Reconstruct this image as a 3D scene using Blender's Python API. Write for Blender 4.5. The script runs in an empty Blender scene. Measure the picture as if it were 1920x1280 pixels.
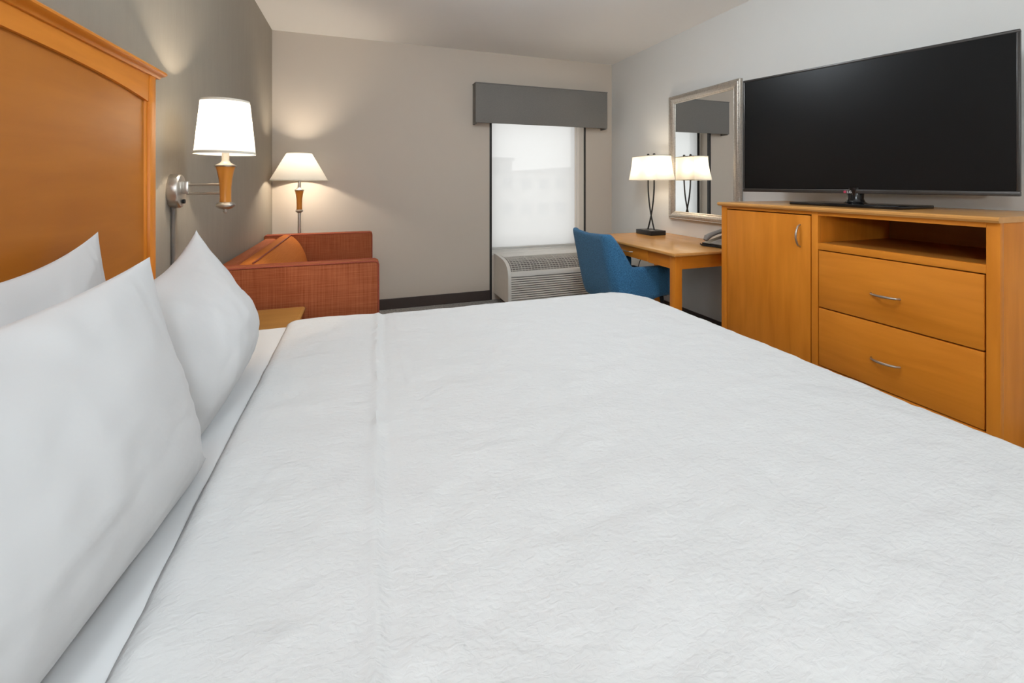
import bpy, bmesh, math, random
from mathutils import Vector, Matrix, noise

random.seed(7)
SC = bpy.context.scene
COL = SC.collection
PI = math.pi

# ------------------------------------------------------------------ camera
F_PX, YAW, HORIZON, EYE = 810.4, math.radians(19.29), 342.0, 1.2
cam_d = bpy.data.cameras.new('camera')
cam_d.sensor_fit = 'HORIZONTAL'
cam_d.sensor_width = 36.0
cam_d.lens = 36.0 * F_PX / 1920.0
cam_d.shift_y = -(640.0 - HORIZON) / 1920.0
cam_d.clip_start = 0.02
cam_d.clip_end = 500
cam = bpy.data.objects.new('camera', cam_d)
cam.location = (0, 0, EYE)
cam.rotation_euler = (PI / 2, 0, -YAW)
COL.objects.link(cam)
SC.camera = cam

# ------------------------------------------------------------------ world, exposure
SKY = 1.25
w = bpy.data.worlds.new('overcast_sky')
w.use_nodes = True
SC.world = w
bg = w.node_tree.nodes['Background']
bg.inputs[0].default_value = (1.0, 0.99, 0.975, 1)
bg.inputs[1].default_value = SKY
SC.view_settings.view_transform = 'Standard'
SC.view_settings.look = 'None'
SC.view_settings.exposure = 0.38
SC.view_settings.gamma = 1.0
SC.view_settings.use_curve_mapping = False
SC.cycles.use_denoising = True
SC.cycles.max_bounces = 9
SC.cycles.diffuse_bounces = 4
SC.cycles.use_adaptive_sampling = True
SC.cycles.adaptive_threshold = 0.02
SC.cycles.transparent_max_bounces = 12
SC.cycles.caustics_reflective = False
SC.cycles.caustics_refractive = False
SC.cycles.sample_clamp_indirect = 6.0

# lamp strengths (each light sits in its own lamp's builder)
W_FILL_CEIL, W_FILL_ENTRY, W_FILL_BED = 30.0, 76.0, 28.0  # strengths of the unseen added fill lights
W_SCONCE, W_FLOOR, W_DESK = 46.0, 95.0, 2.6
WARM = (1.0, 0.87, 0.70)
NEUTRAL = (0.84, 0.93, 1.0)

# ------------------------------------------------------------------ room numbers
XL, XR, YB, YF, ZC = -0.73, 2.685, 4.25, -3.0, 2.53
OX0, OX1, OZ1 = 1.245, 2.345, 2.05          # window recess in the back wall
BED_Y1, BED_X1 = 1.875, 1.30

# ------------------------------------------------------------------ materials
def new_mat(name):
    m = bpy.data.materials.new(name)
    m.use_nodes = True
    nt = m.node_tree
    return m, nt, nt.nodes, nt.links, nt.nodes['Principled BSDF']

def mat(name, col, rough=0.5, metal=0.0, spec=0.5, noise_scale=None, var=0.0, bump=0.0, bump_scale=None,
        stretch=(1, 1, 1), coat=0.0, sheen=0.0, detail=4.0, bump_dist=0.01):
    m, nt, N, L, p = new_mat(name)
    p.inputs['Base Color'].default_value = (*col, 1)
    p.inputs['Roughness'].default_value = rough
    p.inputs['Metallic'].default_value = metal
    p.inputs['Specular IOR Level'].default_value = spec
    if coat:
        p.inputs['Coat Weight'].default_value = coat
        p.inputs['Coat Roughness'].default_value = 0.15
    if sheen:
        p.inputs['Sheen Weight'].default_value = sheen
        p.inputs['Sheen Roughness'].default_value = 0.5
    tc = N.new('ShaderNodeTexCoord')
    mp = N.new('ShaderNodeMapping')
    mp.inputs['Scale'].default_value = stretch
    L.new(tc.outputs['Object'], mp.inputs['Vector'])
    if noise_scale:
        n = N.new('ShaderNodeTexNoise')
        n.inputs['Scale'].default_value = noise_scale
        n.inputs['Detail'].default_value = detail
        L.new(mp.outputs['Vector'], n.inputs['Vector'])
        r = N.new('ShaderNodeValToRGB')
        r.color_ramp.elements[0].position = 0.3
        r.color_ramp.elements[1].position = 0.7
        r.color_ramp.elements[0].color = (*[c * (1 - var) for c in col], 1)
        r.color_ramp.elements[1].color = (*[min(1, c * (1 + var)) for c in col], 1)
        L.new(n.outputs['Fac'], r.inputs['Fac'])
        L.new(r.outputs['Color'], p.inputs['Base Color'])
    if bump:
        b = N.new('ShaderNodeBump')
        b.inputs['Strength'].default_value = bump
        b.inputs['Distance'].default_value = bump_dist
        n2 = N.new('ShaderNodeTexNoise')
        n2.inputs['Scale'].default_value = bump_scale or 50
        n2.inputs['Detail'].default_value = detail
        L.new(mp.outputs['Vector'], n2.inputs['Vector'])
        L.new(n2.outputs['Fac'], b.inputs['Height'])
        L.new(b.outputs['Normal'], p.inputs['Normal'])
    return m

def wood(name, stretch, dark=(0.58, 0.175, 0.010), light=(0.78, 0.27, 0.028), rough=0.38):
    """honey maple veneer, grain running along the axis with the smallest stretch"""
    m, nt, N, L, p = new_mat(name)
    tc = N.new('ShaderNodeTexCoord')
    mp = N.new('ShaderNodeMapping')
    mp.inputs['Scale'].default_value = stretch
    L.new(tc.outputs['Object'], mp.inputs['Vector'])
    n = N.new('ShaderNodeTexNoise')
    n.inputs['Scale'].default_value = 7
    n.inputs['Detail'].default_value = 5
    n.inputs['Distortion'].default_value = 0.5
    L.new(mp.outputs['Vector'], n.inputs['Vector'])
    n2 = N.new('ShaderNodeTexNoise')
    n2.inputs['Scale'].default_value = 2.3
    n2.inputs['Detail'].default_value = 2
    L.new(tc.outputs['Object'], n2.inputs['Vector'])
    ad = N.new('ShaderNodeMath'); ad.operation = 'MULTIPLY_ADD'
    L.new(n.outputs['Fac'], ad.inputs[0]); ad.inputs[1].default_value = 0.55
    ml = N.new('ShaderNodeMath'); ml.operation = 'MULTIPLY'
    L.new(n2.outputs['Fac'], ml.inputs[0]); ml.inputs[1].default_value = 0.45
    L.new(ml.outputs[0], ad.inputs[2])
    r = N.new('ShaderNodeValToRGB')
    r.color_ramp.elements[0].position = 0.32
    r.color_ramp.elements[1].position = 0.68
    r.color_ramp.elements[0].color = (*dark, 1)
    r.color_ramp.elements[1].color = (*light, 1)
    L.new(ad.outputs[0], r.inputs['Fac'])
    L.new(r.outputs['Color'], p.inputs['Base Color'])
    p.inputs['Roughness'].default_value = rough
    p.inputs['Specular IOR Level'].default_value = 0.30
    return m

def woven(name, a, b, thread=260.0, rough=0.9, bump=0.35):
    """plain-weave upholstery: two crossing sets of slubby threads"""
    m, nt, N, L, p = new_mat(name)
    tc = N.new('ShaderNodeTexCoord')
    outs = []
    for st in ((6, 6, thread), (thread * .7, thread * .7, 5)):
        mp = N.new('ShaderNodeMapping')
        mp.inputs['Scale'].default_value = st
        L.new(tc.outputs['Object'], mp.inputs['Vector'])
        n = N.new('ShaderNodeTexNoise')
        n.inputs['Scale'].default_value = 1.0
        n.inputs['Detail'].default_value = 2
        L.new(mp.outputs['Vector'], n.inputs['Vector'])
        outs.append(n.outputs['Fac'])
    ad = N.new('ShaderNodeMath'); ad.operation = 'ADD'
    L.new(outs[0], ad.inputs[0]); L.new(outs[1], ad.inputs[1])
    hf = N.new('ShaderNodeMath'); hf.operation = 'MULTIPLY'; hf.inputs[1].default_value = 0.5
    L.new(ad.outputs[0], hf.inputs[0])
    r = N.new('ShaderNodeValToRGB')
    r.color_ramp.elements[0].position = 0.28
    r.color_ramp.elements[1].position = 0.72
    r.color_ramp.elements[0].color = (*a, 1)
    r.color_ramp.elements[1].color = (*b, 1)
    L.new(hf.outputs[0], r.inputs['Fac'])
    L.new(r.outputs['Color'], p.inputs['Base Color'])
    bp = N.new('ShaderNodeBump')
    bp.inputs['Strength'].default_value = bump
    bp.inputs['Distance'].default_value = 0.003
    L.new(hf.outputs[0], bp.inputs['Height'])
    L.new(bp.outputs['Normal'], p.inputs['Normal'])
    p.inputs['Roughness'].default_value = rough
    p.inputs['Specular IOR Level'].default_value = 0.2
    return m

def thin_cloth(name, col, translucent=0.6, transparent=0.0):
    """thin fabric that passes light: diffuse + translucent (+ a little straight-through)"""
    m = bpy.data.materials.new(name)
    m.use_nodes = True
    nt = m.node_tree; N = nt.nodes; L = nt.links
    N.remove(N['Principled BSDF'])
    out = N['Material Output']
    d = N.new('ShaderNodeBsdfDiffuse'); d.inputs[0].default_value = (*col, 1)
    t = N.new('ShaderNodeBsdfTranslucent'); t.inputs[0].default_value = (*col, 1)
    tc = N.new('ShaderNodeTexCoord')
    n = N.new('ShaderNodeTexNoise'); n.inputs['Scale'].default_value = 300
    L.new(tc.outputs['Object'], n.inputs['Vector'])
    b = N.new('ShaderNodeBump'); b.inputs['Strength'].default_value = 0.05; b.inputs['Distance'].default_value = 0.001
    L.new(n.outputs['Fac'], b.inputs['Height'])
    L.new(b.outputs['Normal'], d.inputs['Normal'])
    mx = N.new('ShaderNodeMixShader'); mx.inputs[0].default_value = translucent
    L.new(d.outputs[0], mx.inputs[1]); L.new(t.outputs[0], mx.inputs[2])
    if transparent:
        tr = N.new('ShaderNodeBsdfTransparent')
        m2 = N.new('ShaderNodeMixShader'); m2.inputs[0].default_value = transparent
        L.new(mx.outputs[0], m2.inputs[1]); L.new(tr.outputs[0], m2.inputs[2])
        L.new(m2.outputs[0], out.inputs['Surface'])
    else:
        L.new(mx.outputs[0], out.inputs['Surface'])
    return m

def thin_glass(name):
    m = bpy.data.materials.new(name)
    m.use_nodes = True
    nt = m.node_tree; N = nt.nodes; L = nt.links
    N.remove(N['Principled BSDF'])
    tr = N.new('ShaderNodeBsdfTransparent'); tr.inputs[0].default_value = (0.96, 0.97, 0.97, 1)
    g = N.new('ShaderNodeBsdfGlossy'); g.inputs['Roughness'].default_value = 0.02
    mx = N.new('ShaderNodeMixShader'); mx.inputs[0].default_value = 0.06
    L.new(tr.outputs[0], mx.inputs[1]); L.new(g.outputs[0], mx.inputs[2])
    L.new(mx.outputs[0], N['Material Output'].inputs['Surface'])
    return m

def emitter(name, col, strength):
    m, nt, N, L, p = new_mat(name)
    p.inputs['Base Color'].default_value = (0.9, 0.88, 0.84, 1)
    p.inputs['Emission Color'].default_value = (*col, 1)
    p.inputs['Emission Strength'].default_value = strength
    return m

def coverlet_mat():
    """white matelasse: puckered, slightly streaky relief"""
    m, nt, N, L, p = new_mat('white_matelasse')
    p.inputs['Base Color'].default_value = (0.695, 0.69, 0.685, 1)
    p.inputs['Roughness'].default_value = 0.85
    p.inputs['Specular IOR Level'].default_value = 0.2
    tc = N.new('ShaderNodeTexCoord')
    mp = N.new('ShaderNodeMapping'); mp.inputs['Scale'].default_value = (1.0, 1.7, 1.0)
    L.new(tc.outputs['Object'], mp.inputs['Vector'])
    n1 = N.new('ShaderNodeTexNoise'); n1.inputs['Scale'].default_value = 68; n1.inputs['Detail'].default_value = 3
    n1.inputs['Distortion'].default_value = 0.6
    n2 = N.new('ShaderNodeTexVoronoi'); n2.inputs['Scale'].default_value = 95; n2.feature = 'SMOOTH_F1'
    for n in (n1, n2):
        L.new(mp.outputs['Vector'], n.inputs['Vector'])
    mu = N.new('ShaderNodeMath'); mu.operation = 'MULTIPLY_ADD'; mu.inputs[1].default_value = 0.35
    L.new(n2.outputs['Distance'], mu.inputs[0]); L.new(n1.outputs['Fac'], mu.inputs[2])
    b = N.new('ShaderNodeBump'); b.inputs['Strength'].default_value = 0.40; b.inputs['Distance'].default_value = 0.0045
    L.new(mu.outputs[0], b.inputs['Height'])
    L.new(b.outputs['Normal'], p.inputs['Normal'])
    return m

M = {}
M['paint'] = mat('taupe_wall_paint', (0.64, 0.565, 0.485), 0.75, spec=0.25, bump=0.06, bump_scale=180)
M['paint_right'] = mat('right_wall_paint', (0.74, 0.735, 0.71), 0.7, spec=0.3, bump=0.06, bump_scale=180)  # right wall, paler and greyer than the back wall
M['vinyl_left'] = mat('left_wall_vinyl', (0.31, 0.275, 0.225), 0.55, spec=0.35, bump=0.12, bump_scale=60, stretch=(1, 3, 0.4), noise_scale=8, var=0.03)  # left wall, darker than the other walls
M['ceiling'] = mat('ceiling_paint', (0.91, 0.90, 0.88), 0.9, spec=0.1, bump=0.10, bump_scale=140)
M['carpet'] = mat('carpet', (0.40, 0.385, 0.37), 1.0, spec=0.05, noise_scale=60, var=0.35, bump=0.8, bump_scale=400)
M['base'] = mat('dark_vinyl_base', (0.060, 0.043, 0.038), 0.5, bump=0.03, bump_scale=90)
M['wood_v'] = wood('maple_vertical_grain', (3, 3, 0.35))
M['wood_y'] = wood('maple_lengthwise_grain', (3, 0.35, 3))
M['wood_x'] = wood('maple_crosswise_grain', (0.35, 3, 3))
M['wood_top'] = wood('maple_table_top', (3, 0.35, 3), (0.62, 0.285, 0.075), (0.74, 0.37, 0.115), 0.24)
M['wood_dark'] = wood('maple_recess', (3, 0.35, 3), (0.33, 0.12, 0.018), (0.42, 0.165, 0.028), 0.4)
M['wood_night'] = wood('maple_nightstand_top', (0.35, 3, 3), (0.42, 0.20, 0.05), (0.52, 0.26, 0.07), 0.35)
M['head_panel'] = wood('maple_headboard_panel', (3, 0.3, 2.2), (0.40, 0.125, 0.012), (0.52, 0.18, 0.022), 0.40)
M['lampwood'] = wood('lamp_turned_maple', (4, 4, 0.5), (0.48, 0.17, 0.022), (0.60, 0.24, 0.04), 0.3)
M['nickel'] = mat('brushed_nickel', (0.56, 0.53, 0.49), 0.32, metal=1.0, noise_scale=90, var=0.06, stretch=(1, 1, 8))
M['cordcover'] = mat('grey_cord_cover', (0.17, 0.155, 0.14), 0.45, noise_scale=40, var=0.05)
M['bronze'] = mat('dark_bronze_metal', (0.035, 0.033, 0.031), 0.45, metal=0.4, noise_scale=40, var=0.1)
M['black_metal'] = mat('black_iron', (0.022, 0.022, 0.023), 0.45, metal=0.3, noise_scale=60, var=0.2)
M['screen'] = mat('tv_screen', (0.003, 0.003, 0.0033), 0.36, spec=0.22, noise_scale=3, var=0.02)
M['bezel'] = mat('tv_bezel', (0.060, 0.055, 0.052), 0.35, metal=0.6, noise_scale=120, var=0.05)
M['gloss_black'] = mat('gloss_black_plastic', (0.006, 0.006, 0.007), 0.12, noise_scale=5, var=0.05)
M['plastic_dk'] = mat('phone_plastic', (0.012, 0.012, 0.013), 0.3, noise_scale=60, var=0.1)
M['plastic_lt'] = mat('phone_grey_plastic', (0.30, 0.285, 0.27), 0.35, noise_scale=60, var=0.05)
M['ptac'] = mat('ptac_plastic', (0.74, 0.71, 0.66), 0.5, noise_scale=30, var=0.02)
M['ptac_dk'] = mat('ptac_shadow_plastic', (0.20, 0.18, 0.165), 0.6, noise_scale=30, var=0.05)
M['ptac_louver'] = mat('ptac_louver_plastic', (0.68, 0.64, 0.58), 0.5, noise_scale=30, var=0.02)
M['valance'] = mat('grey_brown_valance_fabric', (0.22, 0.21, 0.198), 0.9, spec=0.15, noise_scale=260, var=0.12, bump=0.15, bump_scale=420)
M['rust'] = woven('rust_woven_upholstery', (0.25, 0.055, 0.016), (0.46, 0.145, 0.062))
M['rust_lamplit'] = woven('lamplit_cushion_upholstery', (0.50, 0.13, 0.020), (0.60, 0.19, 0.034), bump=0.12)  # sofa fabric with the lamp's glow coloured in as brighter orange
M['piping'] = mat('rust_piping', (0.30, 0.060, 0.028), 0.8, noise_scale=200, var=0.15, bump=0.1, bump_scale=400)
M['blue'] = mat('blue_tweed', (0.050, 0.185, 0.36), 0.85, spec=0.2, noise_scale=140, var=0.35, bump=0.3, bump_scale=420, sheen=0.15)
M['white_cloth'] = mat('white_cotton', (0.64, 0.637, 0.638), 0.85, spec=0.15, noise_scale=3, var=0.01, bump=0.12, bump_scale=14, bump_dist=0.02)
M['sheet'] = mat('white_sheet', (0.78, 0.78, 0.78), 0.85, spec=0.15, noise_scale=3, var=0.01, bump=0.10, bump_scale=10, bump_dist=0.02)
M['coverlet'] = coverlet_mat()
M['boxspring'] = mat('bed_skirt', (0.30, 0.28, 0.26), 0.9, noise_scale=80, var=0.08, bump=0.1, bump_scale=200)
M['shade'] = thin_cloth('white_linen_shade', (0.88, 0.84, 0.77), 0.42)
M['shade_cone'] = thin_cloth('cream_cone_shade', (0.86, 0.81, 0.72), 0.22)
M['shade_box'] = thin_cloth('cream_box_shade', (0.88, 0.83, 0.75), 0.36)
M['shade_trim'] = mat('shade_trim_tape', (0.72, 0.68, 0.58), 0.8, noise_scale=200, var=0.04)
M['roller'] = thin_cloth('solar_roller_fabric', (0.94, 0.94, 0.94), 0.85, 0.34)
M['hem'] = mat('hem_bar', (0.62, 0.61, 0.59), 0.4, noise_scale=30, var=0.02)
M['pane'] = thin_glass('window_pane')
M['winframe'] = mat('window_frame_aluminium', (0.42, 0.44, 0.46), 0.4, metal=0.5, noise_scale=20, var=0.03)
M['mirror'] = mat('mirror_silver', (0.90, 0.92, 0.92), 0.0, metal=1.0)
M['silver'] = mat('champagne_silver_frame', (0.50, 0.455, 0.40), 0.38, metal=0.75, noise_scale=80, var=0.15, stretch=(1, 1, 1), bump=0.15, bump_scale=120)
M['bulb'] = emitter('lamp_bulb', (1.0, 0.85, 0.65), 6.0)
M['opal'] = thin_cloth('opal_glass', (0.95, 0.95, 0.95), 0.9, 0.75)
M['fix'] = mat('white_enamel', (0.75, 0.74, 0.72), 0.4, noise_scale=30, var=0.01)
M['logo'] = mat('logo_silver', (0.75, 0.74, 0.74), 0.4, noise_scale=200, var=0.02)
M['logo_red'] = mat('logo_red', (0.45, 0.05, 0.10), 0.4, noise_scale=200, var=0.02)
M['bld1'] = mat('pale_stucco', (0.60, 0.59, 0.57), 0.9, noise_scale=0.3, var=0.05)
M['bld2'] = mat('tan_stucco', (0.52, 0.50, 0.47), 0.9, noise_scale=0.3, var=0.05)
M['bldroof'] = mat('grey_roof', (0.34, 0.34, 0.35), 0.9, noise_scale=0.6, var=0.08)
M['bldwin'] = mat('building_window', (0.20, 0.23, 0.26), 0.2, noise_scale=0.6, var=0.1)
M['ground'] = mat('pale_paving', (0.55, 0.545, 0.53), 0.95, noise_scale=0.2, var=0.08)

# ------------------------------------------------------------------ mesh helpers
def BM():
    return bmesh.new()

def box(bm, x0, x1, y0, y1, z0, z1, bev=0.0, seg=2):
    vs = [bm.verts.new(p) for p in ((x0, y0, z0), (x1, y0, z0), (x1, y1, z0), (x0, y1, z0),
                                    (x0, y0, z1), (x1, y0, z1), (x1, y1, z1), (x0, y1, z1))]
    fs = [bm.faces.new([vs[i] for i in q]) for q in
          ((3, 2, 1, 0), (4, 5, 6, 7), (0, 1, 5, 4), (1, 2, 6, 5), (2, 3, 7, 6), (3, 0, 4, 7))]
    if bev:
        es = list({e for f in fs for e in f.edges})
        bmesh.ops.bevel(bm, geom=es, offset=bev, segments=seg, profile=0.5, affect='EDGES', clamp_overlap=True)
    return bm

def lathe(bm, cx, cy, prof, n=32, sx=1.0, sy=1.0, cap=True):
    rings = []
    for r, z in prof:
        rings.append([bm.verts.new((cx + r * sx * math.cos(2 * PI * k / n), cy + r * sy * math.sin(2 * PI * k / n), z)) for k in range(n)])
    for a, b in zip(rings, rings[1:]):
        for k in range(n):
            bm.faces.new((a[k], a[(k + 1) % n], b[(k + 1) % n], b[k]))
    if cap:
        bm.faces.new(list(reversed(rings[0])))
        bm.faces.new(rings[-1])
    return bm

def tube(bm, pts, r, n=10, closed=False, radii=None):
    pts = [Vector(p) for p in pts]
    k = len(pts)
    rings = []
    up = None
    for i, p in enumerate(pts):
        if closed:
            t = (pts[(i + 1) % k] - pts[i - 1])
        else:
            t = pts[min(i + 1, k - 1)] - pts[max(i - 1, 0)]
        t.normalize()
        if up is None:
            up = Vector((0, 0, 1)) if abs(t.z) < 0.9 else Vector((1, 0, 0))
        s = t.cross(up).normalized()
        up = s.cross(t).normalized()
        rr = radii[i] if radii else r
        rings.append([bm.verts.new(p + s * (rr * math.cos(2 * PI * j / n)) + up * (rr * math.sin(2 * PI * j / n))) for j in range(n)])
    pairs = list(zip(rings, rings[1:]))
    if closed:
        pairs.append((rings[-1], rings[0]))
    for a, b in pairs:
        for j in range(n):
            bm.faces.new((a[j], a[(j + 1) % n], b[(j + 1) % n], b[j]))
    if not closed:
        bm.faces.new(list(reversed(rings[0])))
        bm.faces.new(rings[-1])
    return bm

def prism_x(bm, prof, x0, x1):
    """profile of (y, z) points extruded along x"""
    a = [bm.verts.new((x0, y, z)) for y, z in prof]
    b = [bm.verts.new((x1, y, z)) for y, z in prof]
    n = len(prof)
    for i in range(n):
        bm.faces.new((a[i], a[(i + 1) % n], b[(i + 1) % n], b[i]))
    bm.faces.new(list(reversed(a)))
    bm.faces.new(b)
    return bm

def prism_y(bm, prof, y0, y1):
    """profile of (x, z) points extruded along y"""
    a = [bm.verts.new((x, y0, z)) for x, z in prof]
    b = [bm.verts.new((x, y1, z)) for x, z in prof]
    n = len(prof)
    for i in range(n):
        bm.faces.new((a[i], a[(i + 1) % n], b[(i + 1) % n], b[i]))
    bm.faces.new(list(reversed(a)))
    bm.faces.new(b)
    return bm

def grid_faces(bm, rows, wrap_u=False, wrap_v=False):
    nr, nc = len(rows), len(rows[0])
    for i in range(nr - (0 if wrap_u else 1)):
        for j in range(nc - (0 if wrap_v else 1)):
            q = (rows[i][j], rows[(i + 1) % nr][j], rows[(i + 1) % nr][(j + 1) % nc], rows[i][(j + 1) % nc])
            if len(set(q)) == 4:
                bm.faces.new(q)
            elif len(set(q)) == 3:
                u = []
                for v in q:
                    if v not in u:
                        u.append(v)
                bm.faces.new(u)

def root_matrix(o):
    while o.parent:
        o = o.parent
    return Matrix.Translation(o.location) @ Matrix.Rotation(o.rotation_euler.z, 4, 'Z')

def obj(name, bm, material, parent=None, smooth=30, local=False):
    """mesh built in room coordinates; children are shifted into their thing's own frame"""
    bmesh.ops.remove_doubles(bm, verts=bm.verts, dist=1e-6)
    bmesh.ops.recalc_face_normals(bm, faces=bm.faces)
    me = bpy.data.meshes.new(name)
    bm.to_mesh(me)
    bm.free()
    o = bpy.data.objects.new(name, me)
    COL.objects.link(o)
    if parent is not None:
        o.parent = parent
        if not local:
            me.transform(root_matrix(parent).inverted())
    me.materials.append(M[material])
    if smooth:
        me.shade_smooth()
        me.set_sharp_from_angle(angle=math.radians(smooth))
    return o

def recentre(o, loc):
    """give a single-mesh thing its origin at its base"""
    o.data.transform(Matrix.Translation(-Vector(loc)))
    o.location = loc
    return o

def tag(o, label, cat, group=None):
    o['label'] = label
    o['category'] = cat
    if group:
        o['group'] = group
    return o

def thing(name, label, cat, loc=(0, 0, 0), rotz=0.0, group=None):
    o = bpy.data.objects.new(name, None)
    o.empty_display_size = 0.1
    COL.objects.link(o)
    o.location = loc
    o.rotation_euler = (0, 0, rotz)
    return tag(o, label, cat, group)

def struct(name, bm, material, parent=None, smooth=None):
    o = obj(name, bm, material, parent, smooth=smooth)
    if parent is None:
        o['kind'] = 'structure'
    return o

def lamp_light(name, loc, watts, col, radius=0.03, parent=None):
    l = bpy.data.lights.new(name, 'POINT')
    l.energy = watts
    l.color = col
    l.shadow_soft_size = radius
    o = bpy.data.objects.new(name, l)
    COL.objects.link(o)
    if parent is not None:
        o.parent = parent
        o.location = root_matrix(parent).inverted() @ Vector(loc)
    else:
        o.location = loc
    return o

# ------------------------------------------------------------------ room shell
T = 0.2
struct('floor', box(BM(), XL - T, XR + T, YF - T, YB + 0.35, -0.1, 0), 'carpet')
struct('ceiling', box(BM(), XL - T, XR + T, YF - T, YB + 0.35, ZC, ZC + 0.1), 'ceiling')
struct('wall_left', box(BM(), XL - T, XL, YF - T, YB + 0.35, 0, ZC), 'vinyl_left')
struct('wall_right', box(BM(), XR, XR + T, YF - T, YB + 0.35, 0, ZC), 'paint_right')
struct('wall_front', box(BM(), XL, XR, YF - T, YF, 0, ZC), 'paint')
bm = BM()
box(bm, XL, OX0, YB, YB + 0.35, 0, ZC)
box(bm, OX1, XR, YB, YB + 0.35, 0, ZC)
box(bm, OX0, OX1, YB, YB + 0.35, OZ1, ZC)
box(bm, OX0, OX1, YB, YB + 0.35, 0, 0.452)
struct('wall_back', bm, 'paint')
BH = 0.10
struct('baseboard_back', box(box(BM(), XL, OX0, YB - 0.012, YB, 0, BH, 0.003), OX1, XR, YB - 0.012, YB, 0, BH, 0.003), 'base')
struct('baseboard_left', box(BM(), XL, XL + 0.012, YF, YB - 0.012, 0, BH, 0.003), 'base')
struct('baseboard_right', box(BM(), XR - 0.012, XR, YF, YB - 0.012, 0, BH, 0.003), 'base')
struct('trim_1', box(BM(), OX0 - 0.001, OX0 + 0.022, YB - 0.006, YB + 0.03, 0, OZ1 - 0.01), 'bronze')
struct('trim_2', box(BM(), OX1 - 0.014, OX1 + 0.004, YB - 0.006, YB + 0.006, 0.45, OZ1 - 0.01), 'bronze')

# window in its recess: frame, mullion, panes, sill
win = bpy.data.objects.new('window_1', None)
COL.objects.link(win)
win.location = ((OX0 + OX1) / 2, YB + 0.28, 0.455)
win['kind'] = 'structure'
bm = BM()
y0, y1 = YB + 0.25, YB + 0.30
box(bm, OX0, OX0 + 0.05, y0, y1, 0.46, OZ1)
box(bm, OX1 - 0.012, OX1, y0, y1, 0.46, OZ1)
box(bm, OX0 + 0.05, OX1 - 0.012, y0, y1, 0.46, 0.51)
box(bm, OX0 + 0.05, OX1 - 0.012, y0, y1, OZ1 - 0.05, OZ1)
obj('window_frame', bm, 'winframe', win, smooth=None)
obj('pane', box(BM(), OX0 + 0.05, OX1 - 0.012, YB + 0.272, YB + 0.278, 0.51, OZ1 - 0.05), 'pane', win, smooth=None)
obj('window_sill', box(BM(), OX0 + 0.022, OX1, YB + 0.001, YB + 0.26, 0.453, 0.472, 0.003), 'ptac', win)

# ------------------------------------------------------------------ roller shade
SH_Y = YB + 0.17
t = thing('roller_shade', 'white translucent roller shade drawn down over the window', 'shade', ((OX0 + OX1) / 2, SH_Y, 0.48))
obj('fabric', box(BM(), OX0 + 0.05, OX1 - 0.040, SH_Y, SH_Y + 0.0006, 0.505, 1.93), 'roller', t, smooth=None)
obj('hem_bar', box(BM(), OX0 + 0.05, OX1 - 0.040, SH_Y - 0.008, SH_Y + 0.008, 0.482, 0.508, 0.004), 'hem', t)
bm = BM()
tube(bm, [(OX0 + 0.04, SH_Y + 0.022, 1.95), (OX1 - 0.01, SH_Y + 0.022, 1.95)], 0.022, 16)
obj('roller_tube', bm, 'hem', t)
obj('side_channel', box(BM(), OX0 + 0.022, OX0 + 0.05, SH_Y - 0.012, SH_Y + 0.012, 0.475, OZ1 - 0.06), 'bronze', t)
bm = BM()
tube(bm, [(OX1 - 0.03, SH_Y - 0.03, 1.93), (OX1 - 0.03, SH_Y - 0.032, 1.2), (OX1 - 0.03, SH_Y - 0.03, 0.66)], 0.0025, 6)
cd = obj('pull_cord', bm, 'hem', t)
obj('tensioner', box(BM(), OX1 - 0.04, OX1 - 0.012, SH_Y - 0.045, SH_Y - 0.02, 0.63, 0.68, 0.004), 'hem', cd)

# ------------------------------------------------------------------ valance
VX0, VX1, VZ0, VZ1, VY = 1.067, 2.555, 1.792, 2.185, YB - 0.12
t = thing('window_valance', 'grey-brown upholstered box valance above the window', 'valance', ((VX0 + VX1) / 2, YB, VZ0))
obj('front_board', box(BM(), VX0, VX1, VY, VY + 0.018, VZ0, VZ1, 0.004), 'valance', t)
obj('end_board', box(BM(), VX0, VX0 + 0.018, VY + 0.018, YB, VZ0 - 0.010, VZ1, 0.003), 'valance', t)
obj('end_board', box(BM(), VX1 - 0.018, VX1, VY + 0.018, YB, VZ0 - 0.010, VZ1, 0.003), 'valance', t)
obj('top_board', box(BM(), VX0 + 0.018, VX1 - 0.018, VY + 0.018, YB, VZ1 - 0.02, VZ1, 0.002), 'valance', t)
bm = BM()
tube(bm, [(VX0, YB - 0.005, VZ1), (VX0, VY, VZ1), (VX1, VY, VZ1), (VX1, YB - 0.005, VZ1)], 0.005, 8)
obj('welt', bm, 'valance', t)

# ------------------------------------------------------------------ wall air conditioner
AX0, AX1 = 1.29, 2.33
t = thing('air_conditioner', 'beige through-wall air conditioner with louvred front below the window', 'air conditioner', ((AX0 + AX1) / 2, 4.05, 0.0))
prof = [(4.246, 0.07), (4.246, 0.472), (4.20, 0.474), (4.10, 0.470), (3.99, 0.462), (3.92, 0.450), (3.865, 0.430), (3.825, 0.402), (3.802, 0.365), (3.795, 0.325), (3.795, 0.07)]
inner = [(4.24, 0.07), (4.24, 0.463), (4.20, 0.465), (4.10, 0.461), (3.99, 0.453), (3.925, 0.441), (3.873, 0.423), (3.835, 0.397), (3.814, 0.362), (3.808, 0.325), (3.808, 0.07)]
obj('cabinet', prism_x(BM(), inner, AX0 + 0.03, AX1 - 0.03), 'ptac_dk', t)
obj('end_cap', prism_x(BM(), prof, AX0, AX0 + 0.032), 'ptac', t)
obj('end_cap', prism_x(BM(), prof, AX1 - 0.032, AX1), 'ptac', t)
obj('top_panel', box(BM(), AX0 + 0.03, AX1 - 0.03, 4.02, 4.24, 0.462, 0.4745, 0.003), 'ptac', t)
bm = BM()
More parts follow.
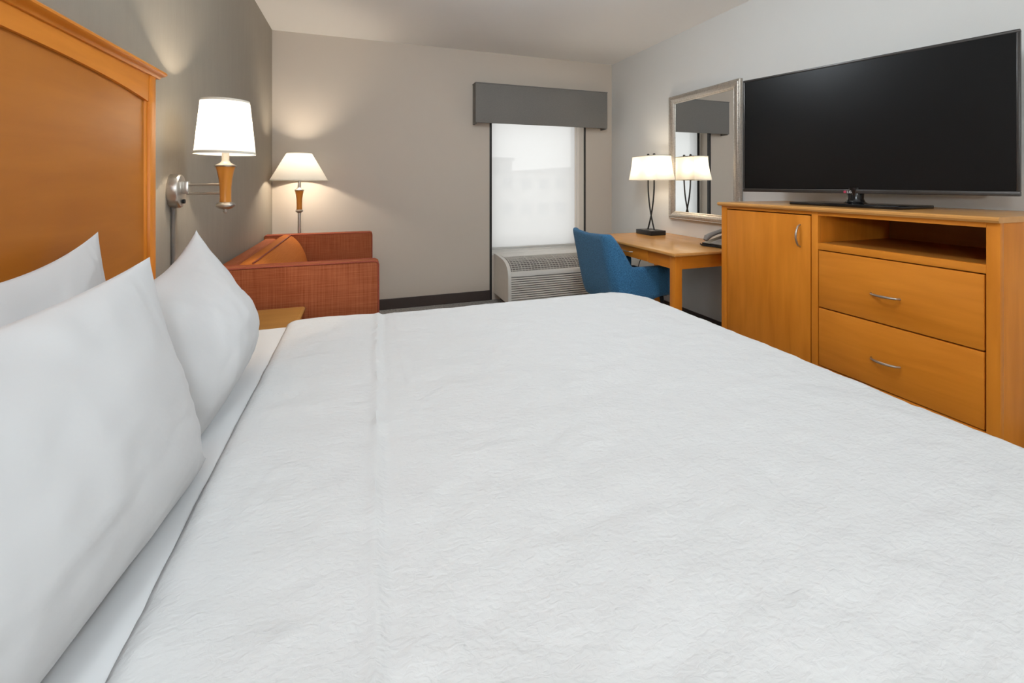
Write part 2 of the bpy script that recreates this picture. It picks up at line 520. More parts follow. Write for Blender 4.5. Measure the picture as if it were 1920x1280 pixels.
prism_x(bm, [(3.795, 0.318), (3.795, 0.352), (3.803, 0.366), (3.815, 0.366), (3.815, 0.318)], AX0 + 0.03, AX1 - 0.03)
obj('front_band', bm, 'ptac', t)
bm = BM()                       # discharge grille on the sloping top: fine bars
arc = [(4.02, 0.466), (3.97, 0.460), (3.92, 0.4495), (3.868, 0.430), (3.83, 0.402), (3.812, 0.372)]
for i in range(30):
    x = AX0 + 0.05 + i * (AX1 - AX0 - 0.1) / 29
    wd = 0.004 if i % 3 == 0 else 0.0015
    for a, b in zip(arc, arc[1:]):
        prism_x(bm, [(a[0], a[1] - 0.012), (b[0], b[1] - 0.012), b, a], x - wd / 2, x + wd / 2)
for i in range(9):
    f = (i + .5) / 9 * (len(arc) - 1)
    k = int(f); f -= k
    yy = arc[k][0] * (1 - f) + arc[k + 1][0] * f
    zz = arc[k][1] * (1 - f) + arc[k + 1][1] * f
    box(bm, AX0 + 0.04, AX1 - 0.04, yy - 0.003, yy + 0.003, zz - 0.007, zz - 0.001)
o = obj('discharge_grille', bm, 'ptac_louver', t, smooth=None)
o['kind'] = 'stuff'
bm = BM()                       # intake louvres
nl = 11
for i in range(nl):
    z = 0.085 + i * (0.318 - 0.085) / nl
    prism_x(bm, [(3.796, z), (3.800, z - 0.002), (3.812, z + 0.010), (3.809, z + 0.0135)], AX0 + 0.032, AX1 - 0.032)
o = obj('intake_louvres', bm, 'ptac_louver', t, smooth=None)
o['kind'] = 'stuff'
obj('sub_base', box(BM(), AX0 + 0.06, AX1 - 0.06, 3.86, 4.22, 0.0, 0.07), 'base', t)

# ------------------------------------------------------------------ bed
t = thing('bed', 'king bed mattress in white fitted sheet on grey base', 'bed', (0.3, 0.93, 0.0))
MZ = 0.655
obj('box_spring', box(BM(), -0.62, BED_X1 - 0.05, -0.02, BED_Y1 - 0.05, 0.10, 0.36, 0.02), 'boxspring', t)
obj('mattress', box(BM(), -0.645, BED_X1 - 0.035, -0.03, BED_Y1 - 0.006, 0.36, MZ, 0.06, 5), 'sheet', t)
for x in (-0.5, 1.1):
    for y in (0.08, 1.72):
        obj('leg', box(BM(), x - 0.03, x + 0.03, y - 0.03, y + 0.03, 0, 0.10, 0.004), 'black_metal', t)

# coverlet draped over the foot and far side
def sd_round(x, y, x0, x1, y0, y1, r):
    cx, cy = (x0 + x1) / 2, (y0 + y1) / 2
    dx, dy = abs(x - cx) - ((x1 - x0) / 2 - r), abs(y - cy) - ((y1 - y0) / 2 - r)
    sx, sy = (1 if x > cx else -1), (1 if y > cy else -1)
    if dx > 0 and dy > 0:
        l = math.hypot(dx, dy)
        return l - r, sx * dx / l, sy * dy / l
    if dx > dy:
        return dx - r, sx, 0
    return dy - r, 0, sy

def coverlet():
    bm = BM()
    CX0, drop, R = -0.262, 0.40, 0.055
    Ztop = MZ + 0.012
    nx, ny = 220, 250
    X0, X1, Y0, Y1 = CX0, BED_X1 + drop, -0.05 - drop * 0.5, BED_Y1 + drop
    rows = []
    for i in range(nx + 1):
        row = []
        x = X0 + (X1 - X0) * i / nx
        for j in range(ny + 1):
            y = Y0 + (Y1 - Y0) * j / ny
            sd, gx, gy = sd_round(x, y, -1.6, BED_X1, -0.05, BED_Y1, 0.20)
            q = sd + R
            px, py, pz = x, y, Ztop
            nrm = Vector((0, 0, 1))
            if q > 0:
                bx, by = x - gx * q, y - gy * q
                th = min(q / R, PI / 2)
                out = R * math.sin(th)
                dn = R * (1 - math.cos(th))
                ex = max(0, q - R * PI / 2)
                flare = 0.02 * ex / drop
                px, py, pz = bx + gx * (out + flare), by + gy * (out + flare), Ztop - dn - ex
                nrm = Vector((gx * math.sin(th), gy * math.sin(th), math.cos(th)))
            # relief: soft swell, puckers, folded flange lines
            h = 0.006 * noise.noise(Vector((x * 2.2, y * 2.2, 3.1)))
            h += 0.0035 * noise.noise(Vector((x * 9, y * 14, 1.0)))
            h += 0.0024 * noise.noise(Vector((x * 26, y * 44, 7.0)))
            h += 0.014 * math.exp(-((x + 0.10) / 0.16) ** 2)               # doubled turn-back near the pillows
            lx = 0.0128 + 0.038 * (y - 0.49) + 0.004 * noise.noise(Vector((0.3, y * 3, 0)))
            h += 0.0070 * math.exp(-((x - lx) / 0.0075) ** 2) - 0.004 * math.exp(-((x - lx - 0.022) / 0.009) ** 2)
            l2 = 0.095 + 0.02 * y + 0.008 * noise.noise(Vector((0.9, y * 3, 5)))
            h += 0.0022 * math.exp(-((x - l2) / 0.006) ** 2)
            edge = max(0.0, 1 - (x - X0) / 0.03)                            # rolled leading hem
            h -= 0.012 * edge ** 2
            if q > 0:
                h *= 0.8
            p = Vector((px, py, pz)) + nrm * h
            row.append(bm.verts.new(p))
        rows.append(row)
    grid_faces(bm, rows)
    return bm

cv = obj('coverlet', coverlet(), 'coverlet', None, smooth=60)
recentre(cv, (0.5, 0.9, 0.27))
tag(cv, 'white textured coverlet spread over the bed', 'bedspread')
sm = cv.modifiers.new('thickness', 'SOLIDIFY')
sm.thickness = 0.010
sm.offset = -1.0

# ------------------------------------------------------------------ pillows
def pillow(label, Xb, Yc, half_w, half_h, thick, lean, yaw, seed, loc_z=MZ, ear=0.07, sag=0.0, roll=0.0):
    nu, nv = 60, 44
    bm = BM()
    sides = []
    for s in (1, -1):
        rows = []
        for i in range(nu + 1):
            row = []
            u = -1 + 2 * i / nu
            u = math.copysign(1 - (1 - abs(u)) ** 1.35, u)
            for j in range(nv + 1):
                v = -1 + 2 * j / nv
                v = math.copysign(1 - (1 - abs(v)) ** 1.35, v)
                px = half_w * u * (1 - ear * (1 - v * v))
                pv = half_h * v * (1 - ear * 1.15 * (1 - u * u))
                prof = max(0, (1 - abs(u) ** 2.3)) ** 0.62 * max(0, (1 - abs(v) ** 2.1)) ** 0.62
                fat = 1.0 - 0.28 * v                     # filling settles towards the bottom
                hh = thick * prof * fat
                rim = min(1 - abs(u), 1 - abs(v))
                wr = 0.006 * noise.noise(Vector((u * 2.0 + seed, v * 2.6, seed * 1.7 + s)))
                wr += 0.003 * noise.noise(Vector((u * 5 + v * 3 + seed, v * 4 - u * 5, seed)))
                rad = math.atan2(v, u)
                wr += 0.004 * noise.noise(Vector((math.cos(rad) * 7, math.sin(rad) * 7, seed + s * 3))) * (1 - rim)
                fold = noise.noise(Vector((u * 1.4 - v * 7.0 + seed * 2, v * 1.5 + seed, s * 2.0)))
                wr += 0.007 * max(0.0, fold) ** 1.5 * max(0.0, 0.35 - v)
                wr += 0.004 * max(0.0, noise.noise(Vector((u * 9.0 + v * 2.0, v * 2.0 + seed, 4.0)))) * max(0.0, v - 0.1)
                hh += wr * min(1, rim * 6)
                # hem seam near the open end of the case
                hh -= 0.003 * math.exp(-((u - 0.80) / 0.016) ** 2) * min(1, rim * 6)
                w_ = s * hh
                pv -= sag * (1 - u * u) * max(0, v)
                # lean back, then yaw about z
                lx = w_ * math.cos(lean) - (pv + half_h) * math.sin(lean)
                lz = (pv + half_h) * math.cos(lean) + w_ * math.sin(lean)
                lz += roll * px
                ly = px
                X = Xb + lx * math.cos(yaw) - ly * math.sin(yaw)
                Y = Yc + lx * math.sin(yaw) + ly * math.cos(yaw)
                Z = loc_z + lz
                zmin = loc_z + 0.004
                if Z < zmin + 0.03:                      # squash on to the mattress
                    d = zmin + 0.03 - Z
                    Z = zmin + 0.03 * math.exp(-d / 0.03)
                row.append(bm.verts.new((X, Y, Z)))
            rows.append(row)
        sides.append(rows)
        grid_faces(bm, rows)
    bmesh.ops.remove_doubles(bm, verts=bm.verts, dist=0.0006)
    o = obj('pillow', bm, 'white_cloth', None, smooth=70)
    recentre(o, (Xb, Yc, loc_z))
    return tag(o, label, 'pillow', 'white pillows at the head of the bed')

pillow('white pillow leaning on the headboard behind the nearest pillow', -0.528, 1.005, 0.36, 0.215, 0.058, 0.19, 0.03, 3.3, ear=0.10, sag=0.03)
pillow('white pillow farthest from the camera, nearest the wall lamp', -0.328, 1.240, 0.255, 0.198, 0.120, 0.36, -0.05, 8.1, ear=0.09, sag=0.03, roll=0.14)
pillow('large white pillow in front, nearest the camera', -0.335, 0.60, 0.385, 0.208, 0.100, 0.23, -0.14, 5.2, ear=0.07, sag=0.02)

# ------------------------------------------------------------------ headboard
HX = XL + 0.002
t = thing('headboard', 'honey maple panelled headboard behind the pillows', 'headboard', (HX, 0.9, 0.0))
HY0, HY1 = 0.03, 1.79
obj('panel', box(BM(), HX, HX + 0.056, HY0 + 0.03, HY1 - 0.03, 0.15, 1.53), 'head_panel', t)
obj('stile', box(BM(), HX, HX + 0.070, HY1 - 0.042, HY1, 0.0, 1.560, 0.003), 'wood_v', t)
obj('stile', box(BM(), HX, HX + 0.070, HY0, HY0 + 0.042, 0.0, 1.560, 0.003), 'wood_v', t)
# frieze with a shallow arched lower edge
bm = BM()
fy0, fy1 = HY0 + 0.042, HY1 - 0.043
lo = []
for k in range(25):
    f = -1 + 2 * k / 24
    lo.append((fy0 + (fy1 - fy0) * k / 24, 1.508 - 0.040 * abs(f) ** 3))
prof = lo + [(fy1, 1.560), (fy0, 1.560)]
fa = [bm.verts.new((HX, y, z)) for y, z in prof]
fb = [bm.verts.new((HX + 0.066, y, z)) for y, z in prof]
for i in range(len(prof)):
    j = (i + 1) % len(prof)
    bm.faces.new((fa[i], fa[j], fb[j], fb[i]))
bm.faces.new(fa); bm.faces.new(list(reversed(fb)))
obj('frieze', bm, 'wood_y', t, smooth=None)
for yy in (HY1 - 0.047, HY0 + 0.047):
    bm = BM()
    tube(bm, [(HX + 0.056, yy, 0.2), (HX + 0.056, yy, 1.472)], 0.006, 8)
    obj('bead', bm, 'wood_v', t)
crown = [(HX, 1.556), (HX + 0.072, 1.556), (HX + 0.075, 1.561), (HX + 0.080, 1.564), (HX + 0.088, 1.566), (HX + 0.093, 1.571), (HX + 0.093, 1.576), (HX + 0.088, 1.581), (HX + 0.07, 1.583), (HX, 1.584)]
bm = BM()
prism_y(bm, crown, HY0 - 0.022, HY1 + 0.026)
obj('crown_moulding', bm, 'wood_y', t, smooth=35)

# ------------------------------------------------------------------ wall sconce 
def make_sconce(label, py, sy, yaw_sign):
    """plate centre at y=py on the left wall; shade stands off the wall at y=sy"""
    PZ = 1.165
    lx, ly = -0.537, sy
    K = 1.154
    def Z(z):
        return EYE + (z - EYE) * K
    def LP(prof):
        return [(r * K, Z(z)) for r, z in prof]
    t = thing('wall_lamp', label, 'lamp', (XL, py, PZ))
    bm = BM()
    n = 40
    prof = [(1.0, 0.0), (1.0, 0.030), (0.94, 0.036), (0.80, 0.038)]
    rings = [[bm.verts.new((XL + d, py + 0.052 * r * math.cos(2 * PI * k / n), PZ + 0.069 * r * math.sin(2 * PI * k / n))) for k in range(n)] for r, d in prof]
    for a, b in zip(rings, rings[1:]):
        for k in range(n):
            bm.faces.new((a[k], a[(k + 1) % n], b[(k + 1) % n], b[k]))
    bm.faces.new(rings[0]); bm.faces.new(rings[-1])
    plate = obj('back_plate', bm, 'nickel', t)
    bm = BM()
    tube(bm, [(XL + 0.037, py + 0.004, PZ - 0.043), (XL + 0.046, py + 0.004, PZ - 0.043)], 0.009, 12)
    obj('switch', bm, 'black_metal', plate)
    obj('bracket', box(BM(), XL + 0.036, XL + 0.062, py - 0.012, py + 0.012, PZ - 0.012, PZ + 0.040, 0.003), 'nickel', t)
    e = Vector((lx, ly, 0)); s0 = Vector((XL + 0.055, py, 0))
    d = (e - s0).normalized()
    for z in (PZ + 0.026, PZ - 0.010):
        bm = BM()
        tube(bm, [s0 + Vector((0, 0, z)), e - d * 0.008 + Vector((0, 0, z))], 0.0058, 10)
        obj('arm_rod', bm, 'nickel', t)
    # turned wooden body with nickel cap and foot
    zt = 1.258
    obj('wood_body', lathe(BM(), lx, ly, LP([(0.0185, 1.128), (0.0175, 1.150), (0.0185, 1.185), (0.0215, 1.215), (0.0265, 1.243), (0.031, zt)]), 28), 'lampwood', t)
    obj('cap', lathe(BM(), lx, ly, LP([(0.034, zt), (0.035, zt + 0.004), (0.026, zt + 0.008), (0.016, zt + 0.015), (0.012, zt + 0.022), (0.0115, zt + 0.060)]), 28), 'nickel', t)
    obj('finial', lathe(BM(), lx, ly, LP([(0.002, 1.088), (0.007, 1.091), (0.0085, 1.096), (0.006, 1.101), (0.018, 1.105), (0.029, 1.112), (0.0315, 1.118), (0.028, 1.124), (0.020, 1.129)]), 28), 'nickel', t)
    sb, st, rb, rt = 1.303, 1.4965, 0.0955, 0.0765
    sh = obj('lamp_shade', lathe(BM(), lx, ly, LP([(rb, sb), (rt, st)]), 48, cap=False), 'shade', t)
    obj('trim_ring', lathe(BM(), lx, ly, LP([(rb + 0.0006, sb - 0.001), (rb + 0.0012, sb + 0.002), (rb - 0.0004, sb + 0.009)]), 48, cap=False), 'shade_trim', sh)
    obj('trim_ring', lathe(BM(), lx, ly, LP([(rt + 0.0012, st - 0.007), (rt + 0.0008, st + 0.001)]), 48, cap=False), 'shade_trim', sh)
    obj('bulb', lathe(BM(), lx, ly, LP([(0.010, 1.315), (0.012, 1.335), (0.024, 1.365), (0.026, 1.385), (0.018, 1.402), (0.004, 1.408)]), 20), 'bulb', t)
    lamp_light('bulb_light', (lx, ly, Z(1.39)), W_SCONCE, WARM, 0.03, t)
    # flat cord cover running down the wall
    obj('cord_cover', box(BM(), XL, XL + 0.012, py - 0.009, py + 0.009, 0.45, PZ - 0.066, 0.003), 'cordcover', t)
    return t

make_sconce('brushed nickel swing-arm wall lamp with lit white shade by the headboard', 2.125, 2.115, 1)

# ------------------------------------------------------------------ nightstand
NX0, NX1, NY0, NY1, NZ = XL + 0.005, -0.262, 2.00, 2.385, 0.58
t = thing('nightstand', 'maple nightstand between the bed and the rust sofa', 'nightstand', ((NX0 + NX1) / 2, (NY0 + NY1) / 2, 0))
obj('body', box(BM(), NX0, NX1 - 0.03, NY0 + 0.015, NY1 - 0.015, 0.06, NZ - 0.022, 0.002), 'wood_v', t)
bm = BM()
prof = [(NX0, NZ - 0.022), (NX1 - 0.012, NZ - 0.022), (NX1, NZ - 0.014), (NX1, NZ - 0.006), (NX1 - 0.010, NZ), (NX0, NZ)]
prism_y(bm, prof, NY0, NY1)
obj('top', bm, 'wood_night', t)
for z0, z1 in ((0.09, 0.31), (0.32, 0.545)):
    d = obj('drawer', box(BM(), NX1 - 0.03, NX1 - 0.012, NY0 + 0.03, NY1 - 0.03, z0, z1, 0.003), 'wood_y', t)
    bm = BM()
    ym, zm = (NY0 + NY1) / 2, (z0 + z1) / 2
    tube(bm, [(NX1 - 0.012, ym - 0.05, zm), (NX1 + 0.008, ym - 0.035, zm), (NX1 + 0.012, ym, zm), (NX1 + 0.008, ym + 0.035, zm), (NX1 - 0.012, ym + 0.05, zm)], 0.004, 8)
    obj('handle', bm, 'nickel', d)
obj('plinth', box(BM(), NX0, NX1 - 0.06, NY0 + 0.03, NY1 - 0.03, 0, 0.06), 'wood_dark', t)

# ------------------------------------------------------------------ sofa
def rounded_slab(bm, x0, x1, y0, y1, z0, z1, r=0.03, seg=4):
    return box(bm, x0, x1, y0, y1, z0, z1, r, seg)

SX0, SX1, SY0, SY1, SZ = XL + 0.012, 0.092, 2.42, 3.92, 0.782
AT = 0.085
t = thing('sofa', 'rust woven loveseat with straight piped arms along the wall', 'sofa', ((SX0 + SX1) / 2, (SY0 + SY1) / 2, 0))
def arm(y0, y1, yo):
    a = obj('arm', rounded_slab(BM(), SX0, SX1, y0, y1, 0.10, SZ, 0.012, 3), 'rust', t)
    for yy in (y0 + 0.004, y1 - 0.004):
        bm = BM()
        pts = [(SX0 + 0.01, yy, SZ - 0.003)]
        for k in range(7):
            an = PI / 2 * k / 6
            pts.append((SX1 - 0.024 + 0.021 * math.sin(an), yy, SZ - 0.024 + 0.021 * math.cos(an)))
        pts.append((SX1 - 0.003, yy, 0.12))
        tube(bm, pts, 0.0055, 8)
        obj('piping', bm, 'piping', a)
arm(SY0, SY0 + AT, SY0)
arm(SY1 - AT, SY1, SY1)
obj('back_frame', rounded_slab(BM(), SX0, SX0 + 0.10, SY0 + AT, SY1 - AT, 0.10, SZ - 0.02, 0.03), 'rust', t)
obj('base', box(BM(), SX0 + 0.08, SX1 - 0.02, SY0 + AT, SY1 - AT, 0.10, 0.30, 0.01), 'rust', t)
ymid = (SY0 + SY1) / 2
for a, b in ((SY0 + AT + 0.003, ymid - 0.002), (ymid + 0.002, SY1 - AT - 0.003)):
    c = obj('seat_cushion', rounded_slab(BM(), SX0 + 0.11, SX1 - 0.004, a, b, 0.30, 0.45, 0.035, 5), 'rust', t)
    bm = BM()
    tube(bm, [(SX1 - 0.012, a + 0.02, 0.44), (SX1 - 0.012, b - 0.02, 0.44)], 0.005, 8)
    obj('piping', bm, 'piping', c)
# plump back cushion:
for a, b in ((SY0 + AT + 0.003, SY1 - AT - 0.003),):
    # plump back cushion: rounded wedge profile extruded along the wall, puffed in the middle
    prof = []
    key = [(0.055, 0.452), (0.055, 0.70), (0.062, 0.755), (0.085, 0.785), (0.125, 0.797), (0.165, 0.785), (0.205, 0.745), (0.240, 0.69), (0.268, 0.62), (0.282, 0.55), (0.278, 0.49), (0.262, 0.452)]
    rows = []
    bm = BM()
    nY = 30
    for i in range(nY + 1):
        f = i / nY
        e = min(f, 1 - f) * 2
        k = 1 - 0.55 * max(0, 1 - e * 9) ** 2.2
        cxp, czp = 0.165, 0.60
        y = a + (b - a) * f
        row = []
        for px, pz in key:
            row.append(bm.verts.new((SX0 + 0.045 + cxp + (px - cxp) * (0.6 + 0.4 * k), y, czp + (pz - czp) * (0.72 + 0.28 * k) - 0.0)))
        rows.append(row)
    grid_faces(bm, rows, wrap_v=True)
    bm.faces.new(rows[0]); bm.faces.new(list(reversed(rows[-1])))
    bc = obj('back_cushion', bm, 'rust_lamplit', t, smooth=75)
    ss = bc.modifiers.new('soft', 'SUBSURF'); ss.levels = 1; ss.render_levels = 2
    bm = BM()
    tube(bm, [(SX0 + 0.045 + 0.150, a + 0.03, 0.785), (SX0 + 0.045 + 0.158, a + 0.09, 0.7895), (SX0 + 0.045 + 0.160, ymid * 0 + (a + b) / 2, 0.790), (SX0 + 0.045 + 0.158, b - 0.09, 0.7895), (SX0 + 0.045 + 0.150, b - 0.03, 0.785)], 0.0045, 8)
    obj('piping', bm, 'piping', bc)
for x in (SX0 + 0.06, SX1 - 0.06):
    for y in (SY0 + 0.06, SY1 - 0.06):
        obj('leg', lathe(BM(), x, y, [(0.014, 0.0), (0.024, 0.10)], 14), 'black_metal', t)

# ------------------------------------------------------------------ floor lamp
FX, FY = -0.485, 4.005
t = thing('floor_lamp', 'floor lamp with lit white cone shade in the corner behind the sofa', 'lamp', (FX, FY, 0))
obj('base', lathe(BM(), FX, FY, [(0.125, 0.0), (0.13, 0.008), (0.125, 0.016), (0.05, 0.024), (0.018, 0.035)], 36), 'nickel', t)
obj('pole', lathe(BM(), FX, FY, [(0.0125, 0.02), (0.0125, 0.955)], 20), 'nickel', t)
obj('collar', lathe(BM(), FX, FY, [(0.014, 0.945), (0.029, 0.958), (0.030, 0.964), (0.024, 0.974)], 24), 'nickel', t)
obj('wood_body', lathe(BM(), FX, FY, [(0.022, 0.974), (0.021, 1.00), (0.022, 1.06), (0.027, 1.10), (0.034, 1.132)], 28), 'lampwood', t)
obj('cap', lathe(BM(), FX, FY, [(0.036, 1.132), (0.037, 1.138), (0.022, 1.146), (0.012, 1.155), (0.011, 1.27)], 24), 'nickel', t)
sb, st, rb, rt = 1.216, 1.446, 0.222, 0.095
sh = obj('lamp_shade', lathe(BM(), FX, FY, [(rb, sb), (rt, st)], 56, cap=False), 'shade_cone', t)
obj('trim_ring', lathe(BM(), FX, FY, [(rb + 0.001, sb - 0.001), (rb - 0.002, sb + 0.006)], 56, cap=False), 'shade_trim', sh)
obj('trim_ring', lathe(BM(), FX, FY, [(rt + 0.002, st - 0.006), (rt + 0.001, st + 0.001)], 56, cap=False), 'shade_trim', sh)
obj('bulb', lathe(BM(), FX, FY, [(0.012, 1.27), (0.014, 1.285), (0.028, 1.315), (0.030, 1.335), (0.02, 1.355), (0.004, 1.362)], 20), 'bulb', t)
lamp_light('bulb_light', (FX, FY, 1.33), W_FLOOR, WARM, 0.032, t)

# ------------------------------------------------------------------ desk
DX0, DX1, DY0, DY1, DZ = 1.93, XR - 0.004, 2.305, 3.42, 0.735
t = thing('desk', 'maple writing desk with thin drawer under the mirror', 'desk', ((DX0 + DX1) / 2, (DY0 + DY1) / 2, 0))
bm = BM()
box(bm, DX0, DX1, DY0, DY1, DZ - 0.022, DZ, 0.006, 3)
obj('top', bm, 'wood_top', t)
L = 0.055
for x0 in (DX0 + 0.022, DX1 - L - 0.02):
    for y0 in (DY0 + 0.022, DY1 - L - 0.022):
        bm = BM()
        box(bm, x0, x0 + L, y0, y0 + L, 0, DZ - 0.022, 0.002)
        obj('leg', bm, 'wood_v', t)
az0, az1 = 0.625, DZ - 0.022
obj('apron', box(BM(), DX0 + 0.022 + L, DX1 - 0.02 - L, DY0 + 0.025, DY0 + 0.045, az0, az1), 'wood_x', t)
obj('apron', box(BM(), DX0 + 0.022 + L, DX1 - 0.02 - L, DY1 - 0.045, DY1 - 0.025, az0, az1), 'wood_x', t)
dy0, dy1 = 2.615, 3.12
obj('apron', box(BM(), DX0 + 0.026, DX0 + 0.046, DY0 + 0.022 + L, dy0, az0, az1), 'wood_y', t)
obj('apron', box(BM(), DX0 + 0.026, DX0 + 0.046, dy1, DY1 - 0.022 - L, az0, az1), 'wood_y', t)
d = obj('drawer', box(BM(), DX0 + 0.023, DX0 + 0.045, dy0 + 0.003, dy1 - 0.003, az0 + 0.004, az1 - 0.004, 0.002), 'wood_y', t)
bm = BM()
tube(bm, [(DX0 + 0.023, 2.80, 0.672), (DX0 + 0.004, 2.815, 0.672), (DX0, 2.87, 0.672), (DX0 + 0.004, 2.925, 0.672), (DX0 + 0.023, 2.94, 0.672)], 0.004, 8)
obj('handle', bm, 'nickel', d)

# ------------------------------------------------------------------ desk lamp
t = thing('table_lamp', 'desk lamp with crossed dark metal stems and lit rectangular shade', 'lamp', (2.455, 3.262, DZ))
LX, LY = 2.470, 3.262
bs = obj('base', box(BM(), 2.385, 2.545, 3.155, 3.37, DZ, DZ + 0.040, 0.003), 'black_metal', t)
obj('outlet', box(BM(), 2.41, 2.45, 3.18, 3.215, DZ + 0.040, DZ + 0.0425, 0.001), 'plastic_lt', bs)
obj('outlet', box(BM(), 2.41, 2.45, 3.29, 3.325, DZ + 0.040, DZ + 0.0425, 0.001), 'plastic_lt', bs)
for s in (1, -1):
    bm = BM()
    pts = []
    for k in range(19):
        z = DZ + 0.038 + (1.440 - DZ - 0.038) * k / 18
        g = min(1.0, (z - DZ - 0.038) / (1.222 - DZ - 0.038))
        yy = 0.060 - 0.204 * g + 0.102 * g * g      # crosses about a third of the way up, then bows upright
        pts.append((LX + s * 0.010 * (1 - g), LY + s * yy, z))
    tube(bm, pts, 0.0068, 10)
    obj('stem', bm, 'black_metal', t)
    bm = BM()
    tp = pts[-1]
    lathe(bm, tp[0], tp[1], [(0.004, 1.438), (0.011, 1.442), (0.012, 1.450), (0.010, 1.458), (0.003, 1.462)], 14)
    obj('finial', bm, 'black_metal', t)
def rect_ring(bm, hx, hy, z, n=10, bow=0.0):
    pts = []
    for (ax, ay), (bx, by) in (((-hx, -hy), (hx, -hy)), ((hx, -hy), (hx, hy)), ((hx, hy), (-hx, hy)), ((-hx, hy), (-hx, -hy))):
        for k in range(n):
            f = k / n
            q = 1 + bow * 4 * f * (1 - f)
            x, y = ax + (bx - ax) * f, ay + (by - ay) * f
            if ax == bx:
                x *= q
            else:
                y *= q
            pts.append(bm.verts.new((LX + x, LY + y, z)))
    return pts
bm = BM()
rings = []
sz0, sz1 = 1.222, 1.436
for k in range(9):
    f = k / 8
    flare = (1 - f) ** 1.7
    rings.append(rect_ring(bm, 0.080 + 0.018 * flare, 0.172 + 0.030 * flare, sz0 + (sz1 - sz0) * f, bow=0.10))
grid_faces(bm, rings, wrap_v=True)
sh = obj('lamp_shade', bm, 'shade_box', t, smooth=40)
for hx, hy, z in ((0.0985, 0.2025, sz0), (0.0805, 0.1725, sz1)):
    bm = BM()
    r0 = rect_ring(bm, hx, hy, z - 0.003, bow=0.10)
    r1 = rect_ring(bm, hx, hy, z + 0.003, bow=0.10)
    grid_faces(bm, [r0, r1], wrap_v=True)
    obj('trim_ring', bm, 'shade_trim', sh, smooth=40)
bm = BM()
tube(bm, [(LX, LY - 0.07, 1.26), (LX, LY + 0.07, 1.26)], 0.005, 8)
obj('socket_bar', bm, 'black_metal', t)
for s in (1, -1):
    obj('bulb', lathe(BM(), LX, LY + s * 0.075, [(0.010, 1.262), (0.012, 1.28), (0.024, 1.31), (0.026, 1.33), (0.016, 1.348), (0.004, 1.352)], 18), 'bulb', t)
    lamp_light('bulb_light', (LX, LY + s * 0.10, 1.33), W_DESK, WARM, 0.03, t)
bm = BM()
tube(bm, [(2.535, 3.30, DZ + 0.015), (2.60, 3.33, DZ + 0.006), (2.64, 3.35, DZ + 0.004), (2.668, 3.355, DZ + 0.004)], 0.003, 8)
obj('cord', bm, 'plastic_dk', t)

bm = BM()
tube(bm, [(2.455, 3.30, 0.712), (2.445, 3.315, 0.62), (2.41, 3.345, 0.48), (2.39, 3.365, 0.38), (2.36, 3.39, 0.18), (2.33, 3.42, 0.006), (2.40, 3.52, 0.005), (2.62, 3.58, 0.005)], 0.0035, 8)
o = obj('power_cable', bm, 'plastic_dk')
recentre(o, (2.36, 3.40, 0.0))
tag(o, 'thin dark cable hanging from under the desk to the floor', 'cable')

# ------------------------------------------------------------------ telephone
t = thing('telephone', 'dark desk telephone beside the maple cabinet', 'telephone', (2.49, 2.46, DZ))
bm = BM()
prism_y(bm, [(2.385, DZ + 0.003), (2.60, DZ + 0.003), (2.60, DZ + 0.062), (2.57, DZ + 0.066), (2.385, DZ + 0.022)], 2.37, 2.555)
obj('body', bm, 'plastic_dk', t)
bm = BM()
prism_y(bm, [(2.392, DZ + 0.0245), (2.562, DZ + 0.0655), (2.562, DZ + 0.068), (2.392, DZ + 0.027)], 2.38, 2.488)
obj('keypad', bm, 'plastic_lt', t)
bm = BM()
pts = [(2.385, 2.525, DZ + 0.042), (2.40, 2.525, DZ + 0.062), (2.44, 2.525, DZ + 0.080), (2.50, 2.525, DZ + 0.096), (2.56, 2.525, DZ + 0.106), (2.595, 2.525, DZ + 0.098), (2.61, 2.525, DZ + 0.084)]
tube(bm, pts, 0.02, 12, radii=[0.014, 0.022, 0.018, 0.015, 0.018, 0.022, 0.014])
obj('handset', bm, 'plastic_lt', t)
bm = BM()
pts = []
for k in range(120):
    f = k / 119
    pts.append((2.385 - 0.035 * math.sin(f * PI), 2.57 - 0.15 * f + 0.005 * math.cos(k * 1.2), DZ + 0.0095 + 0.005 * math.sin(k * 1.2)))
tube(bm, pts, 0.0018, 5)
obj('coiled_cord', bm, 'plastic_dk', t)
for x in (2.40, 2.58):
    for y in (2.385, 2.54):
        obj('foot', lathe(BM(), x, y, [(0.008, DZ), (0.008, DZ + 0.004)], 10), 'plastic_dk', t)

# ------------------------------------------------------------------ mirror
t = thing('wall_mirror', 'silver framed wall mirror above the desk', 'mirror', (XR, 2.87, 0.875))
MY0, MY1, MZ0, MZ1 = 2.468, 3.258, 0.873, 1.976
FW = 0.072
def frame_side(p0, p1, inward, name='frame_rail'):
    """moulded rail from p0 to p1 (y, z), mitred; inward = unit (y, z) towards the glass"""
    d = Vector((p1[0] - p0[0], p1[1] - p0[1])).normalized()
    prof = [(0.0, 0.004), (0.0, 0.026), (0.006, 0.032), (0.014, 0.030), (0.020, 0.034), (0.034, 0.036), (0.050, 0.030), (0.060, 0.022), (0.064, 0.024), (0.070, 0.020), (0.072, 0.008), (0.072, 0.004)]
    bm = BM()
    a, b = [], []
    for wv, dep in prof:
        a.append(bm.verts.new((XR - dep, p0[0] + inward[0] * wv + d.x * wv, p0[1] + inward[1] * wv + d.y * wv)))
        b.append(bm.verts.new((XR - dep, p1[0] + inward[0] * wv - d.x * wv, p1[1] + inward[1] * wv - d.y * wv)))
    n = len(prof)
    for i in range(n):
        bm.faces.new((a[i], a[(i + 1) % n], b[(i + 1) % n], b[i]))
    bm.faces.new(a); bm.faces.new(list(reversed(b)))
    return obj(name, bm, 'silver', t, smooth=25)
